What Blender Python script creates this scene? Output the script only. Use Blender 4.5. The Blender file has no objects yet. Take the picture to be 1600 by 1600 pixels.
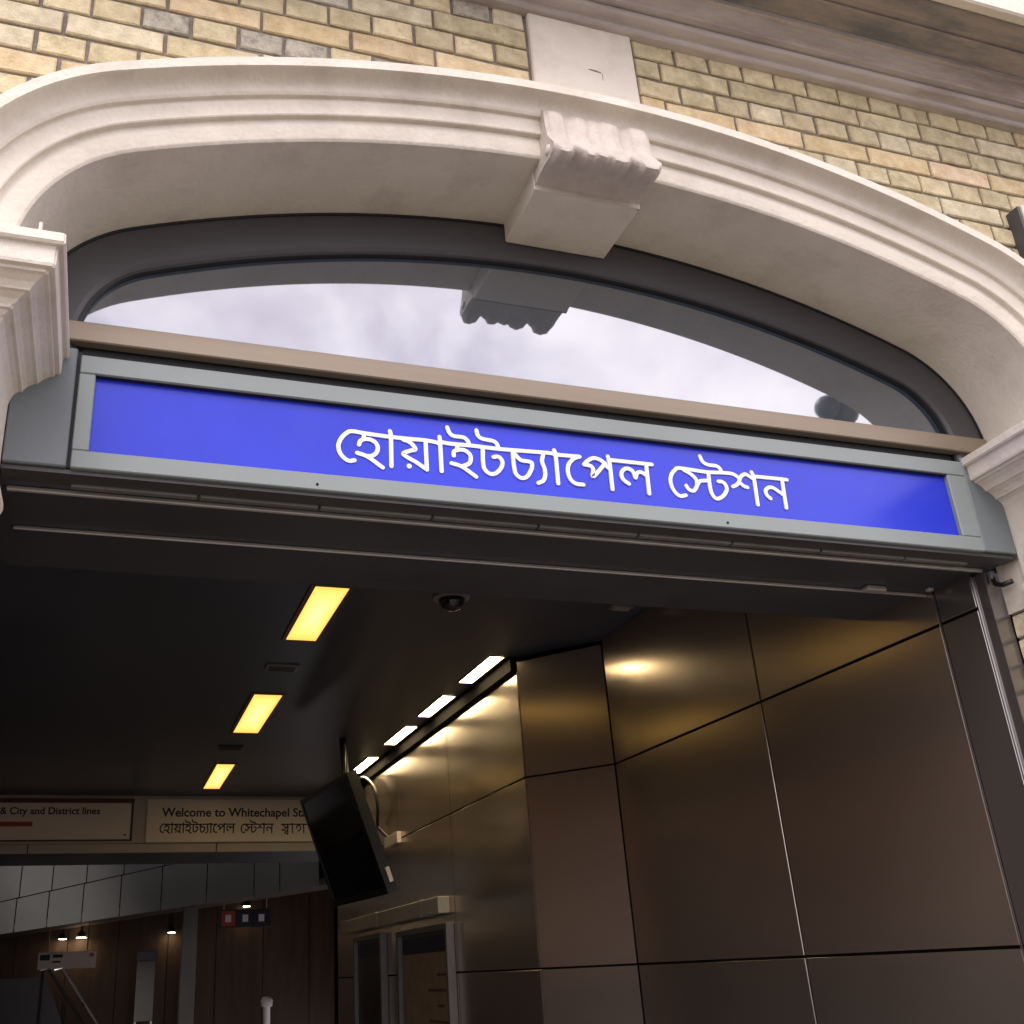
import bpy, bmesh, math, random
from mathutils import Vector, Matrix
rnd = random.Random(11)
SC = bpy.context.scene
COL = SC.collection

# ------------------------------------------------------------------ camera
cam_data = bpy.data.cameras.new('camera')
cam = bpy.data.objects.new('camera', cam_data)
COL.objects.link(cam)
R_ = Vector((0.95646977, -0.28879872, -0.04196283))
U_ = Vector((-0.07551899, -0.38383277, 0.92030934))
F_ = Vector((0.28189087, 0.87707908, 0.38893422))
mw = Matrix((R_, U_, -F_)).transposed().to_4x4()
mw.translation = (0.0, -1.9, 1.6)
cam.matrix_world = mw
cam_data.sensor_width = 36.0
cam_data.lens = 1586.668 / 1600 * 36
cam_data.shift_x = (800 - 662.476) / 1600
cam_data.shift_y = (851.32 - 800) / 1600
cam_data.clip_start = 0.05
cam_data.clip_end = 2000
SC.camera = cam

# ------------------------------------------------------------------ sky: bright broken overcast
SUN_EL, SUN_AZ = math.radians(52), math.radians(205)
w = bpy.data.worlds.new('World'); SC.world = w; w.use_nodes = True
nt = w.node_tree; nt.nodes.clear()
out = nt.nodes.new('ShaderNodeOutputWorld'); bg = nt.nodes.new('ShaderNodeBackground')
sky = nt.nodes.new('ShaderNodeTexSky'); sky.sky_type = 'NISHITA'; sky.sun_disc = False
sky.sun_elevation = SUN_EL; sky.sun_rotation = SUN_AZ
tc = nt.nodes.new('ShaderNodeTexCoord')
n1 = nt.nodes.new('ShaderNodeTexNoise'); n1.inputs['Scale'].default_value = 5.5; n1.inputs['Detail'].default_value = 7; n1.inputs['Roughness'].default_value = .58
n1.inputs['Distortion'].default_value = .5
cr = nt.nodes.new('ShaderNodeValToRGB')
e = cr.color_ramp.elements
e[0].position = .33; e[0].color = (13.2, 11.7, 13.9, 1)
e[1].position = .66; e[1].color = (24.6, 22.6, 23.2, 1)
mx = nt.nodes.new('ShaderNodeMix'); mx.data_type = 'RGBA'; mx.inputs['Factor'].default_value = .90
nt.links.new(tc.outputs['Generated'], n1.inputs['Vector'])
nt.links.new(n1.outputs['Fac'], cr.inputs['Fac'])
nt.links.new(sky.outputs['Color'], mx.inputs['A']); nt.links.new(cr.outputs['Color'], mx.inputs['B'])
nt.links.new(mx.outputs['Result'], bg.inputs['Color'])
bg.inputs['Strength'].default_value = .1
nt.links.new(bg.outputs['Background'], out.inputs['Surface'])

sun_data = bpy.data.lights.new('sun', 'SUN'); sun = bpy.data.objects.new('sun', sun_data); COL.objects.link(sun)
sun_data.energy = 1.2; sun_data.angle = math.radians(25); sun_data.color = (1, .95, .88)
sd = Vector((math.sin(SUN_AZ) * math.cos(SUN_EL), math.cos(SUN_AZ) * math.cos(SUN_EL), math.sin(SUN_EL)))
sun.rotation_euler = sd.to_track_quat('Z', 'Y').to_euler()

vs = SC.view_settings
vs.view_transform = 'Standard'; vs.look = 'None'; vs.exposure = 0.38; vs.gamma = 1; vs.use_curve_mapping = False
SC.cycles.use_denoising = True
SC.cycles.max_bounces = 10; SC.cycles.diffuse_bounces = 6; SC.cycles.glossy_bounces = 5

# ------------------------------------------------------------------ materials
def mat(name, col, rough=.7, metal=0., var=.12, scale=6., bump=0., bscale=60., emit=None, estr=0., rand=0.,
        col2=None, stretch=None, spec=None, blotch=None, aniso=0., streak=0., hot=None):
    m = bpy.data.materials.new(name); m.use_nodes = True
    t = m.node_tree; N = t.nodes; b = N['Principled BSDF']
    b.inputs['Roughness'].default_value = rough; b.inputs['Metallic'].default_value = metal
    if spec is not None: b.inputs['Specular IOR Level'].default_value = spec
    if aniso: b.inputs['Anisotropic'].default_value = aniso
    c = N.new('ShaderNodeTexCoord'); src = c.outputs['Object']
    mp = N.new('ShaderNodeMapping'); t.links.new(src, mp.inputs['Vector'])
    if stretch: mp.inputs['Scale'].default_value = stretch
    if rand:
        oi = N.new('ShaderNodeObjectInfo')
        sc_ = N.new('ShaderNodeMath'); sc_.operation = 'MULTIPLY'; sc_.inputs[1].default_value = 37.
        t.links.new(oi.outputs['Random'], sc_.inputs[0])
        cx = N.new('ShaderNodeCombineXYZ')
        for k in 'XYZ': t.links.new(sc_.outputs[0], cx.inputs[k])
        t.links.new(cx.outputs[0], mp.inputs['Location'])
    n = N.new('ShaderNodeTexNoise'); n.inputs['Scale'].default_value = scale; n.inputs['Detail'].default_value = 6; n.inputs['Roughness'].default_value = .62
    t.links.new(mp.outputs[0], n.inputs['Vector'])
    r = N.new('ShaderNodeValToRGB'); t.links.new(n.outputs['Fac'], r.inputs['Fac'])
    A = tuple(x * (1 - var) for x in col); B = tuple(min(1, x * (1 + var)) for x in (col2 or col))
    r.color_ramp.elements[0].position = .32; r.color_ramp.elements[1].position = .68
    r.color_ramp.elements[0].color = (*A, 1); r.color_ramp.elements[1].color = (*B, 1)
    res = r.outputs['Color']
    if blotch:                       # (colour, scale, lo, hi, amount): stains and wear
        bc, bs, lo, hi, am = blotch
        n2 = N.new('ShaderNodeTexNoise'); n2.inputs['Scale'].default_value = bs; n2.inputs['Detail'].default_value = 8; n2.inputs['Roughness'].default_value = .68
        t.links.new(mp.outputs[0], n2.inputs['Vector'])
        mr = N.new('ShaderNodeMapRange'); mr.inputs['From Min'].default_value = lo; mr.inputs['From Max'].default_value = hi; mr.inputs['To Max'].default_value = am
        t.links.new(n2.outputs['Fac'], mr.inputs['Value'])
        m2 = N.new('ShaderNodeMix'); m2.data_type = 'RGBA'; m2.inputs['B'].default_value = (*bc, 1)
        t.links.new(mr.outputs[0], m2.inputs['Factor']); t.links.new(res, m2.inputs['A']); res = m2.outputs['Result']
    if rand:
        ma = N.new('ShaderNodeMapRange'); ma.inputs['To Min'].default_value = 1 - rand; ma.inputs['To Max'].default_value = 1 + rand
        t.links.new(oi.outputs['Random'], ma.inputs['Value'])
        hs = N.new('ShaderNodeHueSaturation'); t.links.new(ma.outputs[0], hs.inputs['Value']); t.links.new(res, hs.inputs['Color']); res = hs.outputs['Color']
    t.links.new(res, b.inputs['Base Color'])
    rr = N.new('ShaderNodeMapRange'); rr.inputs['To Min'].default_value = max(.02, rough - .08); rr.inputs['To Max'].default_value = min(1, rough + .08)
    t.links.new(n.outputs['Fac'], rr.inputs['Value']); t.links.new(rr.outputs[0], b.inputs['Roughness'])
    if bump:
        nb = N.new('ShaderNodeTexNoise'); nb.inputs['Scale'].default_value = bscale; nb.inputs['Detail'].default_value = 5
        t.links.new(mp.outputs[0], nb.inputs['Vector'])
        bp = N.new('ShaderNodeBump'); bp.inputs['Strength'].default_value = bump; bp.inputs['Distance'].default_value = .01
        t.links.new(nb.outputs['Fac'], bp.inputs['Height']); t.links.new(bp.outputs[0], b.inputs['Normal'])
    if streak:                       # brushed grain along Z
        m3 = N.new('ShaderNodeMapping'); m3.inputs['Scale'].default_value = (90, 90, 1.2); t.links.new(src, m3.inputs['Vector'])
        n3 = N.new('ShaderNodeTexNoise'); n3.inputs['Scale'].default_value = 3; n3.inputs['Detail'].default_value = 3; t.links.new(m3.outputs[0], n3.inputs['Vector'])
        b3 = N.new('ShaderNodeBump'); b3.inputs['Strength'].default_value = streak; b3.inputs['Distance'].default_value = .004
        t.links.new(n3.outputs['Fac'], b3.inputs['Height']); t.links.new(b3.outputs[0], b.inputs['Normal'])
    if hot:                          # lamp diffuser brighter along its middle
        g1 = N.new('ShaderNodeSeparateXYZ'); t.links.new(c.outputs['Generated'], g1.inputs[0])
        fs = []
        for k in 'XY':
            a1 = N.new('ShaderNodeMath'); a1.operation = 'SUBTRACT'; a1.inputs[1].default_value = .5; t.links.new(g1.outputs[k], a1.inputs[0])
            a2 = N.new('ShaderNodeMath'); a2.operation = 'ABSOLUTE'; t.links.new(a1.outputs[0], a2.inputs[0]); fs.append(a2)
        mxm = N.new('ShaderNodeMath'); mxm.operation = 'MAXIMUM'; t.links.new(fs[0].outputs[0], mxm.inputs[0]); t.links.new(fs[1].outputs[0], mxm.inputs[1])
        rp_ = N.new('ShaderNodeValToRGB'); t.links.new(mxm.outputs[0], rp_.inputs['Fac'])
        rp_.color_ramp.elements[0].position = .12; rp_.color_ramp.elements[0].color = (*hot, 1)
        rp_.color_ramp.elements[1].position = .5; rp_.color_ramp.elements[1].color = (*emit, 1)
        t.links.new(rp_.outputs['Color'], b.inputs['Emission Color'])
    if emit:
        b.inputs['Emission Color'].default_value = (*emit, 1); b.inputs['Emission Strength'].default_value = estr
    return m

M = {}
M['paint'] = mat('cream_masonry_paint', (.70, .65, .55), .62, var=.05, scale=5, bump=.25, bscale=70, blotch=((.43, .375, .30), 5.5, .48, .8, .6))
M['paint_key'] = mat('soiled_cream_paint', (.53, .475, .41), .66, var=.08, scale=14, bump=.35, bscale=70, blotch=((.36, .31, .26), 16, .5, .75, .6))
M['paint_old'] = mat('weathered_stone', (.52, .47, .42), .8, var=.12, scale=7, bump=.4, bscale=45, blotch=((.22, .19, .16), 5, .5, .78, .6))
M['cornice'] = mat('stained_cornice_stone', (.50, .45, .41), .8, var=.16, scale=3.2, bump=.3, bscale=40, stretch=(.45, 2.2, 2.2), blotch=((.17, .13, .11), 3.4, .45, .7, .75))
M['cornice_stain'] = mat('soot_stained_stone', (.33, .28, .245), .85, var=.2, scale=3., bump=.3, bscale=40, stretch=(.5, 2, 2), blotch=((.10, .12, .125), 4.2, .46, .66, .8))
M['mortar'] = mat('dark_mortar', (.215, .18, .15), .95, var=.25, scale=30, bump=.6, bscale=140)
BR = dict(bump=.8, bscale=85, rough=.9)
def brick_mat(n, c, c2, bl, rand=.12):
    c, c2 = [tuple(a*k for a, k in zip(q, (1.17, 1.18, 1.13))) for q in (c, c2)]
    return mat(n, c, .9, var=.14, scale=22, col2=c2, bump=.45, bscale=150, rand=rand, blotch=bl)
M['b_buff'] = brick_mat('buff_brick', (.46, .375, .225), (.53, .455, .30), ((.22, .20, .15), 30, .54, .74, .6))
M['b_green'] = brick_mat('olive_buff_brick', (.41, .345, .205), (.50, .43, .28), ((.25, .225, .15), 34, .52, .75, .6))
M['b_yellow'] = brick_mat('yellow_brick', (.52, .40, .21), (.57, .46, .29), ((.40, .20, .08), 24, .55, .78, .6))
M['b_orange'] = brick_mat('orange_brick', (.51, .37, .205), (.54, .44, .29), ((.40, .34, .24), 20, .5, .72, .7))
M['b_grey'] = brick_mat('sooty_grey_brick', (.31, .28, .225), (.42, .385, .315), ((.13, .12, .11), 28, .48, .66, .7))
M['b_pale'] = brick_mat('pale_brick', (.48, .41, .28), (.57, .50, .36), ((.68, .62, .53), 18, .56, .74, .7))
M['b_pink'] = brick_mat('pinkish_brick', (.50, .36, .23), (.54, .44, .31), ((.50, .19, .11), 14, .55, .72, .8))
M['frame_dark'] = mat('dark_grey_powder_coat', (.055, .053, .055), .42, var=.08, scale=5)
M['seal'] = mat('black_rubber_seal', (.012, .012, .013), .6)
M['tan'] = mat('bronze_anodised_bar', (.245, .200, .145), .42, metal=.35, var=.1, scale=3, stretch=(.3, 4, 6))
M['alu'] = mat('grey_green_painted_aluminium', (.215, .25, .243), .38, var=.05, scale=4, blotch=((.20, .21, .205), 10, .62, .8, .4))
M['alu_end'] = mat('blue_grey_painted_panel', (.15, .175, .182), .36, var=.06, scale=3)
M['blue'] = mat('blue_sign_face', (.022, .040, .56), .24, var=.07, scale=3.2, spec=.35, blotch=((.04, .062, .45), 6, .55, .8, .4))
M['white_letter'] = mat('white_vinyl_letter', (.78, .79, .80), .45, var=.03)
M['silver'] = mat('brushed_silver_trim', (.60, .59, .57), .35, metal=.6, var=.1, scale=6)
M['trim_dull'] = mat('dull_grey_trim', (.20, .20, .20), .45, metal=.4, var=.12, scale=8)
M['dark_soffit'] = mat('near_black_shutter_box', (.044, .046, .056), .5, var=.2, scale=4)
M['ceiling'] = mat('dark_gloss_ceiling', (.046, .054, .078), .36, var=.15, scale=1.5)
M['panel'] = mat('brushed_bronze_steel', (.58, .495, .425), .235, metal=.88, var=.025, scale=1.2, rand=.05, aniso=.5)
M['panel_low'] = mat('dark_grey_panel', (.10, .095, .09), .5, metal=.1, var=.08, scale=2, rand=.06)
M['panel_mid'] = mat('brown_reflected_panel', (.34, .225, .14), .5, var=.1, scale=2, rand=.08)  # tone made up to tint the reflections in the steel wall
M['panel_left'] = mat('warm_reflected_panel', (.66, .43, .24), .5, metal=.0, var=.08, scale=2, rand=.06)
M['panel_grey'] = mat('brushed_grey_steel', (.34, .32, .31), .24, metal=.85, var=.025, scale=2.5, stretch=(1.2, 1.2, .5))
M['gap'] = mat('black_gap', (.008, .007, .007), .9, spec=.05)
M['lamp_yellow'] = mat('yellow_lamp_diffuser', (.9, .7, .3), .5, emit=(.92, .50, .08), hot=(1.25, .86, .28), estr=1.15)
M['lamp_white'] = mat('warm_white_lamp_diffuser', (.9, .88, .8), .5, emit=(1, .76, .42), estr=24)
M['lamp_spot'] = mat('small_spot_lamp', (.9, .85, .7), .5, emit=(1, .78, .5), estr=26)
M['lamp_rim'] = mat('brass_lamp_rim', (.16, .11, .04), .4, metal=.5)
M['black'] = mat('black_plastic', (.012, .012, .014), .35)
M['screen'] = mat('switched_off_screen', (.004, .005, .012), .09, spec=.7)
M['beam'] = mat('beam_cladding_grey', (.48, .45, .42), .55, var=.08, scale=2)
M['sign_cream'] = mat('pale_sign_face', (.80, .74, .67), .5, var=.04, scale=2)
M['ink'] = mat('dark_blue_ink', (.02, .022, .05), .6)
M['red'] = mat('red_sign_print', (.42, .06, .03), .5)
M['maroon'] = mat('maroon_rail', (.12, .035, .03), .5)
M['bulk'] = mat('pale_grey_bulkhead_panel', (.19, .19, .18), .5, var=.08, scale=1.5, rand=.06)
M['wood'] = mat('dark_brown_veneer', (.052, .026, .012), .5, var=.35, scale=2.4, stretch=(5, 5, .5))
M['concrete'] = mat('grey_column', (.22, .215, .21), .7, var=.1, scale=3)
M['poster_tan'] = mat('faded_tan_poster', (.36, .27, .17), .55, var=.2, scale=9)
M['poster_blue'] = mat('dark_blue_poster_head', (.015, .02, .06), .5)
M['steel'] = mat('stainless_steel', (.42, .40, .38), .3, metal=.9, var=.08)
M['pave'] = mat('grey_paving_slab', (.17, .148, .122), .85, var=.15, scale=3, bump=.3, bscale=40)
M['asphalt'] = mat('road_asphalt', (.055, .055, .056), .9, var=.2, scale=8, bump=.5, bscale=60)
M['kerb'] = mat('granite_kerb', (.33, .32, .31), .8, var=.15, scale=14)
M['floor'] = mat('station_floor_terrazzo', (.30, .27, .24), .5, var=.2, scale=40)
M['plaster'] = mat('dark_plaster', (.10, .085, .07), .8, var=.1)
M['white_plastic'] = mat('white_plastic', (.7, .69, .66), .4)
M['globe'] = mat('grey_globe_glass', (.18, .18, .19), .3)
# mirror-coated fanlight glass
g = bpy.data.materials.new('mirror_coated_glass'); g.use_nodes = True
gn = g.node_tree.nodes; gl = g.node_tree.links; gn.remove(gn['Principled BSDF'])
ga = gn.new('ShaderNodeBsdfAnisotropic'); ga.inputs['Color'].default_value = (.36, .368, .385, 1); ga.inputs['Roughness'].default_value = .03
gd = gn.new('ShaderNodeBsdfDiffuse'); gd.inputs['Color'].default_value = (.22, .32, .42, 1)      # bluish haze painted in to lift and cool the dark reflections
gm = gn.new('ShaderNodeMixShader'); gm.inputs['Fac'].default_value = .11
gl.new(ga.outputs[0], gm.inputs[1]); gl.new(gd.outputs[0], gm.inputs[2]); gl.new(gm.outputs[0], gn['Material Output'].inputs['Surface'])
M['glass'] = g

# ------------------------------------------------------------------ mesh helpers
def link_mesh(name, verts, faces, m, parent=None, smooth=False):
    me = bpy.data.meshes.new(name); me.from_pydata([tuple(v) for v in verts], [], faces)
    bm = bmesh.new(); bm.from_mesh(me); bmesh.ops.recalc_face_normals(bm, faces=bm.faces); bm.to_mesh(me); bm.free()
    if smooth: me.polygons.foreach_set('use_smooth', [True] * len(me.polygons))
    me.materials.append(M[m]); o = bpy.data.objects.new(name, me); COL.objects.link(o)
    if parent:
        o.parent = parent; o.matrix_parent_inverse = Matrix.Translation(-root_loc(parent))
    return o
def root_loc(o):
    v = Vector((0, 0, 0))
    while o: v += o.location + o.matrix_parent_inverse.translation; o = o.parent
    return v
class MB:
    def __init__(s): s.v = []; s.f = []
    def add(s, v, f):
        k = len(s.v); s.v += [tuple(x) for x in v]; s.f += [tuple(i + k for i in q) for q in f]; return s
    def box(s, x0, x1, y0, y1, z0, z1, c=0.):
        if c <= 0:
            return s.add([(x0,y0,z0),(x1,y0,z0),(x1,y1,z0),(x0,y1,z0),(x0,y0,z1),(x1,y0,z1),(x1,y1,z1),(x0,y1,z1)],
                         [(0,3,2,1),(4,5,6,7),(0,1,5,4),(1,2,6,5),(2,3,7,6),(3,0,4,7)])
        bm = bmesh.new(); bmesh.ops.create_cube(bm, size=1)
        for v in bm.verts: v.co = Vector(((x0+x1)/2 + v.co.x*(x1-x0), (y0+y1)/2 + v.co.y*(y1-y0), (z0+z1)/2 + v.co.z*(z1-z0)))
        bmesh.ops.bevel(bm, geom=bm.edges[:], offset=c, segments=1, affect='EDGES')
        bm.verts.index_update()
        s.add([v.co[:] for v in bm.verts], [tuple(v.index for v in f.verts) for f in bm.faces]); bm.free(); return s
    def quad_prism(s, pts, d):                       # pts: 4+ points of one face, d: vector of depth
        n = len(pts); d = Vector(d); q = [Vector(p) for p in pts]; b = [p + d for p in q]
        return s.add(q + b, [tuple(range(n)), tuple(range(2*n-1, n-1, -1))] + [(i, (i+1) % n, n+(i+1) % n, n+i) for i in range(n)])
    def tube(s, path, r, n=10, cap=True):
        path = [Vector(p) for p in path]; rings = []; k0 = len(s.v)
        up = Vector((.13, .21, .97))
        for i, p in enumerate(path):
            t = (path[min(i+1, len(path)-1)] - path[max(i-1, 0)]).normalized()
            a = t.cross(up)
            if a.length < .05: a = t.cross(Vector((1, 0, 0)))
            a.normalize(); b = t.cross(a); rad = r[i] if isinstance(r, (list, tuple)) else r
            rings.append([p + a*math.cos(2*math.pi*j/n)*rad + b*math.sin(2*math.pi*j/n)*rad for j in range(n)])
        v = [x for R in rings for x in R]; f = []
        for i in range(len(path)-1):
            for j in range(n): f.append((i*n+j, i*n+(j+1) % n, (i+1)*n+(j+1) % n, (i+1)*n+j))
        if cap: f += [tuple(range(n))[::-1], tuple((len(path)-1)*n+j for j in range(n))]
        return s.add(v, f)
    def lathe(s, c, prof, n=20, axis='Z'):           # prof: (radius, height)
        v = []; f = []
        for r, h in prof:
            for j in range(n):
                a = 2*math.pi*j/n; x, y = r*math.cos(a), r*math.sin(a)
                v.append((c[0]+x, c[1]+y, c[2]+h) if axis == 'Z' else ((c[0]+x, c[1]+h, c[2]+y) if axis == 'Y' else (c[0]+h, c[1]+x, c[2]+y)))
        for i in range(len(prof)-1):
            for j in range(n): f.append((i*n+j, i*n+(j+1) % n, (i+1)*n+(j+1) % n, (i+1)*n+j))
        f += [tuple(range(n)), tuple((len(prof)-1)*n+j for j in range(n))]
        return s.add(v, f)
    def build(s, name, m, parent=None, smooth=False): return link_mesh(name, s.v, s.f, m, parent, smooth)
def thing(name, label, cat, group=None, loc=(0, 0, 0)):
    o = bpy.data.objects.new(name, None); COL.objects.link(o); o.empty_display_size = .1
    o.location = loc; o['label'] = label; o['category'] = cat
    if group: o['group'] = group
    return o
def tag(o, label, cat, group=None):
    o['label'] = label; o['category'] = cat
    if group: o['group'] = group
    return o
def struct(o): o['kind'] = 'structure'; return o
def smooth_by_angle(o, deg=35):
    me = o.data; me.polygons.foreach_set('use_smooth', [True] * len(me.polygons))
    bm = bmesh.new(); bm.from_mesh(me)
    for ed in bm.edges:
        if len(ed.link_faces) == 2 and ed.calc_face_angle(0) > math.radians(deg): ed.smooth = False
    bm.to_mesh(me); bm.free()

# ------------------------------------------------------------------ key dimensions of the entrance (metres)
XC = 1.11                     # centre line of the arch
A_, RS, RB, U0 = 1.379, .36, 3.15, 1.15
ZC = 3.543                    # crown of the intrados
TH = math.asin(U0 / RB); Z0 = ZC - RB + math.sqrt(RB*RB - U0*U0)
CU, CZ = U0 - RS*math.sin(TH), Z0 - RS*math.cos(TH)      # centre of the small haunch circle
JL, JR = XC - A_, XC + A_     # jamb faces
YF, YB = -.06, .21            # front of archivolt, back of soffit
def arch_path(zlow, nb=40, ns=18):
    """points and outward normals of the three-centred arch, left to right"""
    P = []
    P.append(((-(CU+RS)), zlow, (-1, 0)))
    for i in range(ns):
        a = math.pi - i/ns*(math.pi/2 - TH)
        P.append((-CU + RS*math.cos(a), CZ + RS*math.sin(a), (math.cos(a), math.sin(a))))
    for i in range(nb+1):
        a = math.pi/2 + TH - i/nb*2*TH
        P.append((RB*math.cos(a), ZC - RB + RB*math.sin(a), (math.cos(a), math.sin(a))))
    R = [(-u, z, (-n[0], n[1])) for u, z, n in P[:ns+1]][::-1]
    return P + R
def arch_z(x, off=0.):
    """height of the offset intrados at X (0 outside the opening)"""
    u = abs(x - XC)
    if u >= CU + RS + off: return 0.
    ub = (RB + off) * math.sin(TH)
    if u <= ub: return ZC - RB + math.sqrt((RB+off)**2 - u*u)
    return CZ + math.sqrt(max(0, (RS+off)**2 - (u-CU)**2))
def sweep(profile, zlow, name, m, parent, closed=False):
    pts = arch_path(zlow); n = len(profile); v = []; f = []
    for u, z, (nx, nz) in pts:
        for o, y in profile: v.append((XC + u + nx*o, y, z + nz*o))
    k = n if closed else n-1
    for i in range(len(pts)-1):
        for j in range(k): f.append((i*n+j, i*n+(j+1) % n, (i+1)*n+(j+1) % n, (i+1)*n+j))
    o = link_mesh(name, v, f, m, parent); smooth_by_angle(o, 30); return o

# ------------------------------------------------------------------ ground
struct(MB().box(-60, 60, -6.0, .30, -.2, 0).build('pavement', 'pave'))
slabs = MB()
struct(MB().box(-60, 60, -6.3, -6.004, -.25, .004, .012).build('kerb', 'kerb'))
struct(MB().box(-400, 400, -400, -6.304, -.5, -.12).build('road', 'asphalt'))
struct(MB().box(-1.7, 2.6, .304, 15, -.2, .004).build('station_floor', 'floor'))

# ------------------------------------------------------------------ station front
front = thing('station_building', 'yellow brick station front with a cream painted basket arch and moulded cornice', 'building', loc=(XC, 0, 0))
ZT = 4.15
wall = MB()
xs = [JL - .09 + i*(2*A_ + .18)/60 for i in range(61)]
for a, b in zip(xs[:-1], xs[1:]):
    za, zb = max(arch_z(a, .09), 2.9), max(arch_z(b, .09), 2.9)
    wall.quad_prism([(a, .007, za), (b, .007, zb), (b, .007, 5.2), (a, .007, 5.2)], (0, .19, 0))
wall.box(-3.5, JL - .09, .007, .197, 0, 5.2); wall.box(JR + .09, 6.5, .007, .197, 0, 5.2)
wall_o = wall.build('wall', 'mortar', front)

# bricks: English bond, 75 mm courses
def brick_mesh(L, H, Dp, seed, m):
    r = random.Random(seed); bm = bmesh.new()
    nx = 4 if L > .15 else 2
    ch = .0035
    def j(s=.0019): return r.uniform(-s, s)
    rows = []
    # front face grid, slightly uneven, with worn corners
    for iz in range(3):
        row = []
        for ix in range(nx+1):
            x = -L/2 + ch + (L-2*ch)*ix/nx; z = -H/2 + ch + (H-2*ch)*iz/2
            row.append(bm.verts.new((x + j(), j(.0009), z + j())))
        rows.append(row)
    for iz in range(2):
        for ix in range(nx): bm.faces.new((rows[iz][ix], rows[iz][ix+1], rows[iz+1][ix+1], rows[iz+1][ix]))
    ring = [rows[0][i] for i in range(nx+1)] + [rows[1][nx]] + [rows[2][i] for i in range(nx, -1, -1)] + [rows[1][0]]
    prev = ring
    for dep, ex in ((ch, ch), (Dp, ch)):
        cur = []
        for v in ring:
            x = max(-L/2, min(L/2, v.co.x + math.copysign(ex, v.co.x))) if abs(abs(v.co.x) - L/2) < .007 else v.co.x
            z = max(-H/2, min(H/2, v.co.z + math.copysign(ex, v.co.z))) if abs(abs(v.co.z) - H/2) < .007 else v.co.z
            cur.append(bm.verts.new((x, dep, z)))
        for i in range(len(ring)):
            k = (i+1) % len(ring); bm.faces.new((prev[k], prev[i], cur[i], cur[k]))
        prev = cur
    bmesh.ops.recalc_face_normals(bm, faces=bm.faces)
    me = bpy.data.meshes.new('brick'); bm.to_mesh(me); bm.free(); me.materials.append(M[m]); return me
cache = {}
def brick(x0, x1, z, m, parent, yface=0., rot=0., h=.066):
    L = round(x1 - x0, 3)
    key = (L, m, rnd.randrange(4))
    if key not in cache: cache[key] = brick_mesh(L, h, .05, hash(key) % 9999 if False else len(cache), m)
    o = bpy.data.objects.new('brick', cache[key]); COL.objects.link(o); o.parent = parent
    o.matrix_parent_inverse = Matrix.Translation(-root_loc(parent))
    if rot: o.location = (yface, (x0+x1)/2, z); o.rotation_euler = (rnd.uniform(-.006, .006), 0, rot)
    else:
        o.location = ((x0+x1)/2, yface + rnd.uniform(-.0022, .0015), z + rnd.uniform(-.0008, .0008))
        o.rotation_euler = (rnd.uniform(-.012, .012), rnd.uniform(-.003, .003), rnd.uniform(-.008, .008))
    return o
STRIP = (.993, 1.322); G = .0085
def visible(x, z):            # inside the photograph's field of view (used only to choose which bricks become objects)
    q = Vector((x, 0, z)) - Vector((0, -1.9, 1.6)); d = q.dot(F_)
    px = 662 + 1587*q.dot(R_)/d; py = 851 - 1587*q.dot(U_)/d
    return -60 < px < 1660 and -60 < py < 900
rest = MB()
for k in range(-49, 8):
    z0 = 3.695 + .075*k; zc = z0 + .0375
    if z0 > 4.145: continue
    header = (k % 2 != 0)
    pit = .1175 if header else .235
    x = -3.4 + (.0 if header else .0)
    base = 1.882 - 40*pit + (pit/2 if header else 0) - (.0 if header else 0)
    n = 0
    while True:
        a = base + n*pit; b = a + pit; n += 1
        a += rnd.uniform(-.002, .002); b += 0
        if b < -3.4: continue
        if a > 6.4: break
        a0, b0 = a + G/2, b - G/2
        if k >= 2 or True:                                  # cut at the frieze block over the keystone
            if a0 < STRIP[1] and b0 > STRIP[0]:
                if a0 < STRIP[0] - .05: b0 = STRIP[0] - .010
                elif b0 > STRIP[1] + .05: a0 = STRIP[1] + .010
                else: continue
            elif 0 <= a0 - STRIP[1] < .06: a0 = STRIP[1] + .010
            elif 0 <= STRIP[0] - b0 < .06: b0 = STRIP[0] - .010
        inside = lambda q: zc - .036 < arch_z(q, .03)            # trim what would stick out into the opening
        while b0 - a0 > .02 and inside(a0): a0 += .01
        while b0 - a0 > .02 and inside(b0): b0 -= .01
        cx = (a0 + b0)/2
        if b0 - a0 < .025 or (inside(cx)) or zc < .05: continue
        if zc < 2.99 and JL - .55 < b0 and a0 < JR + .55: continue
        if zc + .034 < max(arch_z(a0, .12), arch_z(b0, .12)) and zc + .034 < min(arch_z(a0, .12) or 9, arch_z(b0, .12) or 9): continue
        r = rnd.random()
        if cx < XC:
            if k in (1,) and header: m = 'b_grey' if r < .75 and -.35 < cx < .62 else 'b_buff'
            elif k == 2: m = 'b_orange' if r < .45 else ('b_yellow' if r < .7 else 'b_buff')
            elif k == 0: m = 'b_pale' if r < .7 else 'b_buff'
            elif k == -2: m = 'b_orange' if r < .5 else 'b_yellow'
            else: m = 'b_buff' if r < .45 else ('b_pale' if r < .65 else ('b_grey' if r < .75 else 'b_green'))
        else:
            if k == 2 and cx < 2.75: m = 'b_pink' if 2.36 < cx < 2.6 else ('b_yellow' if r < .7 else 'b_orange')
            else: m = 'b_green' if r < .5 else ('b_buff' if r < .86 else ('b_pale' if r < .97 else 'b_yellow'))
        if visible(cx, zc): brick(a0, b0, zc, m, wall_o)
        else:
            rest.box(a0, b0, 0, .03, zc - .033, zc + .033)
ro = rest.build('brickwork_beyond_view', 'b_buff', front); ro['kind'] = 'stuff'; ro.name = 'brickwork'

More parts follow.
